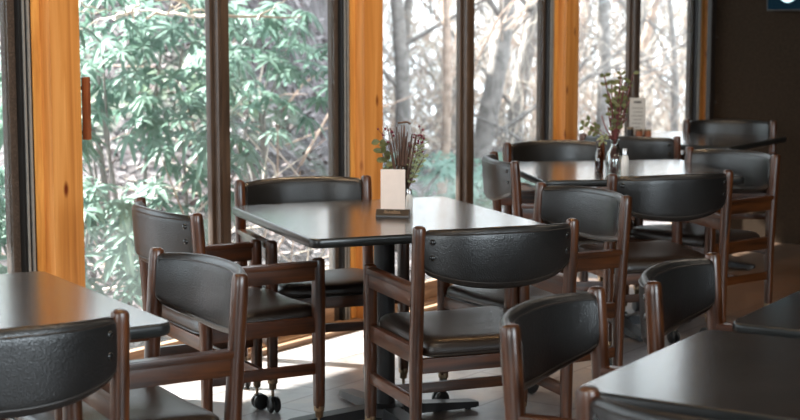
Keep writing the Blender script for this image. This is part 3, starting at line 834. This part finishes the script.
# far table: menu holder and jars
far = empty('menu_holder', (1.368, 9.205, TH), -0.2, 'grey printed menu card standing on the farthest table', 'menu')
bm = bmesh.new(); add_box(bm, (-0.052, -0.03, 0), (0.052, 0.03, 0.022), 0.004); build('base', bm, M['holder'], far)
bm = bmesh.new(); add_box(bm, (-0.046, -0.0012, 0.018), (0.046, 0.0012, 0.235), 0.0004); cd = build('card', bm, M['grey_paper'], far)
bm = bmesh.new()
add_box(bm, (-0.022, -0.0022, 0.205), (0.022, -0.0010, 0.217))
for k in range(6):
    w = (0.032, 0.026, 0.034, 0.024, 0.030, 0.020)[k]
    add_box(bm, (-w, -0.0020, 0.175-k*0.022), (w, -0.0010, 0.178-k*0.022))
build('printed_lines', bm, M['ink'], cd)
for k, (dx, dy, r_, h_, mt, lb) in enumerate(((-0.055, -0.10, 0.020, 0.075, 'holder', 'dark jar at the left foot of the grey menu card'),
        (-0.005, -0.105, 0.021, 0.062, 'amber', 'amber jar in front of the grey menu card, left of its twin'),
        (0.046, -0.100, 0.021, 0.062, 'amber', 'amber jar in front of the grey menu card, nearest its right edge'))):
    root = empty('condiment_jar', (1.368+dx, 9.205+dy, TH), 0, lb, 'jar', 'jars by the grey menu card')
    bm = bmesh.new(); add_lathe(bm, [(0.0, 0.0), (r_*0.95, 0.0), (r_, 0.004), (r_, h_*0.78), (r_*0.8, h_*0.84), (0.0, h_*0.84)], 16)
    build('jar_body', bm, M['holder'] if mt == 'holder' else M['handle_wood'], root)
    bm = bmesh.new(); add_lathe(bm, [(r_*0.85, h_*0.82), (r_*0.88, h_*0.84), (r_*0.88, h_), (0.0, h_)], 16)
    build('lid', bm, M['brass'], root)

# ------------------------------------------------------------------ outside
def sstep(a, b, x):
    t = max(0.0, min(1.0, (x-a)/(b-a))); return t*t*(3-2*t)
def ground(x, y):
    g = -0.32
    side = sstep(0.25, -1.6, x - (y-12)*-0.03)
    g += 3.6 * sstep(9.6, 15.5, y) * side + 0.25*sstep(8.0, 9.5, y)*side
    g += 0.07*math.sin(x*1.7+y*0.9) + 0.05*math.sin(x*0.6-y*2.1)
    g -= 9.0 * sstep(20, 42, y) * (1-side)
    return g
bm = bmesh.new(); grid = []
nx, ny = 90, 110
for i in range(nx+1):
    rowv = []
    for j in range(ny+1):
        s = -26 + 74*(i/nx); off = 0.31 + 62*(j/ny)**1.7
        p = wpt(s, off); zz = ground(p.x, p.y)
        zz = min(zz, -0.2 + max(0, off-0.5)*0.9)
        rowv.append(bm.verts.new((p.x, p.y, zz)))
    grid.append(rowv)
for i in range(nx):
    for j in range(ny):
        bm.faces.new((grid[i][j], grid[i+1][j], grid[i+1][j+1], grid[i][j+1]))
o = build('ground', bm, M['litter']); tag(o, 'leaf strewn wooded bank and ground outside the windows', 'ground', kind='structure')

def world_at(px, y):       # x for a picture column at depth y
    return (px-400)/F_PX*y

# rhododendrons
def rhodo(x, y, rx, ry, rz, zc, n, label, seed, mats=('rhodo', 'rhodo_pale'), L=0.13):
    R = random.Random(seed)
    g = ground(x, y)
    root = empty('rhododendron_bush', (x, y, g-0.03), 0, label, 'bush', 'rhododendrons on the bank')
    bs, bl, bp = bmesh.new(), bmesh.new(), bmesh.new()
    for k in range(n):
        while True:
            u = Vector((R.uniform(-1, 1), R.uniform(-1, 1), R.uniform(-1, 1)))
            if 0.35 < u.length < 1: break
        c = Vector((u.x*rx, u.y*ry, zc-g+0.03 + u.z*rz))
        up = Vector((u.x*0.6, u.y*0.6 - 0.25, 1.0)).normalized()
        nl = R.randint(8, 12); a0 = R.uniform(0, 2*PI)
        ax = up.orthogonal().normalized(); ay = up.cross(ax)
        dr = R.uniform(0.25, 0.95)
        tgt = bl if R.random() < 0.5 else bp
        for q in range(nl):
            a = a0 + 2*PI*q/nl + R.uniform(-.2, .2)
            d = ax*cr(a) + ay*sr_(a) + up*R.uniform(-0.1, 0.5)
            add_leaf(tgt, c, d, up, L*R.uniform(0.75, 1.2), L*0.235*R.uniform(0.8, 1.2), dr)
        if k % 16 == 0:
            mid = Vector((c.x*0.5 + R.uniform(-.1, .1), c.y*0.5, c.z*0.55))
            add_tube(bs, [(c.x*0.15, c.y*0.15, 0), mid, c], [0.016, 0.011, 0.005], 6)
    build('branches', bs, M['bark'], root); build('foliage', bl, M[mats[0]], root, False); build('foliage', bp, M[mats[1]], root, False)
rhodo(world_at(15, 8.4), 8.4, 0.50, 0.5, 0.95, 0.75, 150, 'rhododendron showing left of the widest orange post', 1)
rhodo(world_at(130, 9.6), 9.6, 0.72, 0.6, 0.55, 1.20, 120, 'large rhododendron filling the upper window beside the wooden door handle', 2)
rhodo(world_at(95, 8.0), 8.0, 0.36, 0.4, 0.36, 0.30, 58, 'pale rhododendron low in the window right of the widest orange post', 3, ('rhodo_pale', 'rhodo_pale'))
rhodo(world_at(185, 9.2), 9.2, 0.40, 0.45, 0.42, 0.55, 46, 'rhododendron growing low behind the dark mullion of the nearest glass door', 4)
rhodo(world_at(262, 10.6), 10.6, 0.52, 0.5, 0.48, 1.12, 78, 'rhododendron right of the nearest door mullion, above the leaf litter', 5)
rhodo(world_at(415, 13.5), 13.5, 0.75, 0.6, 0.35, 0.0, 60, 'low green shrub outside, behind the cream card bouquet', 6)
rhodo(world_at(500, 14.5), 14.5, 0.7, 0.6, 0.32, -0.1, 50, 'low green shrub outside, right of the second door mullion', 7)

# fallen leaves and sticks on the bank
R = random.Random(21)
bm = bmesh.new()
for k in range(4200):
    y = R.uniform(7.6, 14.5); x = world_at(R.uniform(-40, 420), y)
    if (Vector((x, y, 0)) - wpt(0, 0)).dot(Vector((-math.sin(TW), math.cos(TW), 0))) < 0.9: continue
    z = ground(x, y) + 0.02
    add_leaf(bm, Vector((x, y, z)), Vector((R.uniform(-1, 1), R.uniform(-1, 1), R.uniform(0, .5))), Vector((0, -0.3, 1)), R.uniform(0.04, 0.09), R.uniform(0.025, 0.05), -0.2, R.randrange(3))
o = build('fallen_leaves', bm, [plain('tan_dead_leaf', (0.17, 0.13, 0.13), 0.8, var=0.3, scale=3), plain('pale_dead_leaf', (0.32, 0.28, 0.285), 0.8, var=0.2, scale=3), plain('brown_dead_leaf', (0.055, 0.04, 0.037), 0.8, var=0.3, scale=3)], None, False)
tag(o, 'dry tan and brown leaves strewn over the bank outside', 'leaves', kind='stuff')
bm = bmesh.new()
for k in range(110):
    y = R.uniform(8.0, 13.5); x = world_at(R.uniform(-20, 330), y); z = ground(x, y)
    a = R.uniform(-1, 1)*1.3; l = R.uniform(0.3, 1.1)
    d = Vector((sr_(a), R.uniform(-.3, .3), abs(cr(a))*R.uniform(0.1, 1.0))).normalized()*l
    p0 = Vector((x, y, z)); m_ = p0 + d*0.5 + Vector((R.uniform(-.08, .08), 0, R.uniform(-.04, .1)))
    r_ = R.uniform(0.004, 0.014)
    add_tube(bm, [p0, m_, p0+d], [r_, r_*0.8, r_*0.4], 5, R.randrange(2))
o = build('brushwood', bm, [M['pink_bark'], M['pale_bark']]); tag(o, 'tangled sticks and bare twigs on the bank outside', 'twigs', kind='stuff')

# pale bare branch hanging across the top of the nearest door
def bough(px0, y0, px1, y1, dep, r0, bm, R, depth=0):
    def P(px, py, d):
        b_ = -(py-210)/F_PX; c_, s_ = math.cos(PITCH), math.sin(PITCH)
        v = Vector(((px-400)/F_PX, c_+s_*b_, -s_+c_*b_)); return Vector((0, 0, CAMH)) + v*(d/v.y)
    n = 7; pts = []
    for i in range(n+1):
        t = i/n
        pts.append(P(px0+(px1-px0)*t + R.uniform(-3, 3), y0+(y1-y0)*t + R.uniform(-3, 3), dep + 0.25*t))
    add_tube(bm, pts, [r0*(1-0.7*i/n) for i in range(n+1)], 7)
    return pts
tb = empty('bare_branch', (world_at(150, 8.3), 8.3, 1.5), 0, 'pale bare branch reaching across top of the window beside the wooden handle', 'branch')
bm = bmesh.new(); R = random.Random(5)
for a in ((212, 14, 128, 12, 8.3, 0.012), (150, -6, 212, 14, 8.3, 0.014), (128, 12, 96, 24, 8.5, 0.009), (128, 12, 78, 28, 8.5, 0.007), (132, 12, 140, -4, 8.4, 0.009),
          (145, 16, 190, 8, 8.35, 0.009), (128, 10, 137, 20, 8.4, 0.009), (78, 3, 118, 12, 8.6, 0.006), (168, 12, 184, -4, 8.3, 0.006), (190, 10, 194, 22, 8.3, 0.005),
          (212, 14, 300, 16, 8.4, 0.010), (255, 17, 285, 0, 8.4, 0.006), (78, 10, 110, 15, 8.6, 0.004)):
    bough(*a, bm, R)
for v in bm.verts: v.co -= Vector((world_at(150, 8.3), 8.3, 1.5))
build('twigs', bm, M['pale_bark'], tb)

# bare trees
def tree(x, y, h, r, lean, seed, mat, group, label):
    R = random.Random(seed); g = ground(x, y)
    root = empty('bare_tree', (x, y, g-0.1), 0, label, 'tree', group)
    bt, bb = bmesh.new(), bmesh.new()
    n = 9; pts = []
    wob = R.uniform(0, 6)
    for i in range(n+1):
        t = i/n
        pts.append(Vector((lean*h*t + 0.12*math.sin(wob+t*5), 0.05*h*t*R.uniform(-1, 1), h*t)))
    add_tube(bt, pts, [r*(1-0.72*i/n) for i in range(n+1)], 10)
    def br(p, d, l, rr, dep):
        q = p + d*l*0.5 + Vector((R.uniform(-.1, .1), R.uniform(-.1, .1), R.uniform(0, .12)))*l
        e = p + d*l + Vector((0, 0, 0.12*l))
        add_tube(bb, [p, q, e], [rr, rr*0.7, rr*0.35], 5)
        if dep < 2:
            for k in range(3):
                t = R.uniform(0.3, 1.0); s_ = p.lerp(e, t)
                dd = (d + Vector((R.uniform(-1, 1), R.uniform(-1, 1), R.uniform(-.4, .9)))*0.8).normalized()
                br(s_, dd, l*R.uniform(0.4, 0.7), rr*0.5, dep+1)
    for k in range(10):
        t = R.uniform(0.08, 0.95); p = pts[int(t*n)].lerp(pts[min(n, int(t*n)+1)], t*n-int(t*n))
        a = R.uniform(0, 2*PI)
        d = Vector((cr(a), sr_(a)*0.6, R.uniform(0.1, 1.0))).normalized()
        br(p, d, R.uniform(0.8, 2.2), r*0.30, 0)
    build('trunk', bt, M[mat], root); build('branches', bb, M[mat], root)
R = random.Random(77)
LT = 'blurred bare tree standing in the woods beyond the windows'
GT = 'bare trees in the woods beyond the windows'
spec = [(392, 17, .13, .0), (412, 20, .10, .02), (430, 15, .07, .05), (452, 24, .16, .01), (478, 17, .17, .09), (500, 26, .14, .10), (520, 20, .16, .12), (538, 16, .10, .14), (508, 33, .14, .16),
        (590, 18, .12, .10), (604, 26, .15, .14), (622, 21, .10, .16), (650, 25, .10, .05), (672, 19, .07, -.08), (688, 30, .14, .05),
        (312, 19, .14, .0), (296, 24, .12, .02), (326, 27, .14, .02), (420, 34, .2, .06), (465, 38, .2, .10), (560, 30, .18, .08), (640, 36, .18, .12), (700, 26, .1, .0)]
for k in range(16):
    spec.append((R.uniform(290, 760), R.uniform(30, 48), R.uniform(.08, .18), R.uniform(-.04, .16)))
for k, (px, y, r_, ln) in enumerate(spec):
    x = world_at(px, y); g = ground(x, y)
    h = (2.6 + 2.2) - g if y < 24 else (5.5 - g)
    tree(x, y, max(4.5, h), r_*0.72, ln, 100+k, ('bark', 'bark', 'pink_bark')[k % 3], GT, LT)
# thicket of thin twigs seen against the sky
bm = bmesh.new()
for k in range(2600):
    y = R.uniform(18, 40); x = world_at(R.uniform(330, 740), y); g = ground(x, y)
    z = max(g, R.uniform(-3.6, 1.2)*y/28) ; l = R.uniform(0.7, 2.6); a = R.uniform(-1.2, 1.2)
    d = Vector((sr_(a), R.uniform(-.3, .3), cr(a)))*l
    p0 = Vector((x, y, z)); m_ = p0 + d*0.5 + Vector((R.uniform(-.2, .2), 0, R.uniform(-.1, .1)))
    r_ = R.uniform(0.004, 0.015)*y/28
    add_tube(bm, [p0, m_, p0+d], [r_, r_*0.8, r_*0.3], 5, R.randrange(3))
o = build('thicket', bm, [M['pink_bark'], M['pale_bark'], M['bark']]); tag(o, 'dense pinkish thicket of bare twigs far beyond the windows', 'thicket', kind='stuff')

# ------------------------------------------------------------------ light
nW = Vector((-math.sin(TW), math.cos(TW), 0)); uW = Vector((math.cos(TW), math.sin(TW), 0))
SUN_E = math.radians(43.6)
hd = (nW*0.95 - uW*0.30).normalized()
to_sun = hd*math.cos(SUN_E) + Vector((0, 0, math.sin(SUN_E)))
sd = bpy.data.lights.new('sun', 'SUN'); sd.energy = 17.0; sd.angle = math.radians(0.6); sd.color = (1.0, 0.95, 0.90)
so = bpy.data.objects.new('sun', sd); col.objects.link(so); so.rotation_euler = to_sun.to_track_quat('Z', 'Y').to_euler()
w = bpy.data.worlds.new('world'); sc.world = w; w.use_nodes = True
nt = w.node_tree; nt.nodes.clear()
out = nt.nodes.new('ShaderNodeOutputWorld'); bg = nt.nodes.new('ShaderNodeBackground')
bg.inputs[0].default_value = (0.86, 0.93, 1.0, 1); bg.inputs[1].default_value = 2.4
nt.links.new(bg.outputs[0], out.inputs[0])
def area(name, s, off, z, sx, sy, e, c, tilt=None):
    d = bpy.data.lights.new(name, 'AREA'); d.shape = 'RECTANGLE'; d.size = sx; d.size_y = sy; d.energy = e; d.color = c
    o = bpy.data.objects.new(name, d); col.objects.link(o); o.location = wpt(s, off, z); o.rotation_euler = (0, 0, TW)
    return o
for s, off in ((-5.5, -3.2), (-2.2, -3.2), (1.2, -3.2), (-4.0, -6.0), (0.5, -6.0)):
    area('ceiling_fill_light', s, off, 2.93, 1.2, 0.6, 8, (1.0, 0.86, 0.70))  # soft warm fill added under the ceiling, not a known fixture
def spot(s, off, z, e, c=(1.0, 0.72, 0.45), size=1.7):
    d = bpy.data.lights.new('ceiling_spot', 'SPOT'); d.energy = e; d.color = c; d.spot_size = size; d.spot_blend = 0.6; d.shadow_soft_size = 0.12
    o = bpy.data.objects.new('ceiling_spot', d); col.objects.link(o); o.location = wpt(s, off, z)
    return o
for s in (-3.9, -1.9, 0.1, 2.0):
    o = spot(s, -1.0, 2.92, 65)
    t = (wpt(s+0.3, 0.05, 1.0) - o.location); o.rotation_euler = t.to_track_quat('-Z', 'Y').to_euler()

back_fill = area('back_fill_light', -4.0, -7.9, 1.7, 3.2, 1.3, 140, (0.80, 0.92, 1.0)); back_fill.rotation_euler = (PI/2, 0, TW)  # cool fill added before the solid back wall for sheen, no window there
side_fill = area('side_fill_light', -8.9, -4.0, 1.7, 3.0, 1.3, 90, (0.85, 0.95, 1.0)); side_fill.rotation_euler = (PI/2, 0, TW - PI/2)  # second added cool fill, before the solid left wall
for s, off, e in ((-1.6, -1.1, 14), (0.6, -1.2, 14), (-2.6, -2.4, 9)):
    o = spot(s, off, 2.92, e, (1.0, 0.58, 0.26), 1.9); o.rotation_euler = (0, 0, 0)

# ------------------------------------------------------------------ view
sc.view_settings.view_transform = 'Standard'; sc.view_settings.look = 'None'
sc.view_settings.gamma = 1; sc.view_settings.use_curve_mapping = False
sc.view_settings.exposure = 1.0
sc.render.engine = 'CYCLES'
sc.cycles.max_bounces = 8; sc.cycles.transparent_max_bounces = 16
sc.cycles.use_denoising = True
sc.cycles.sample_clamp_indirect = 8
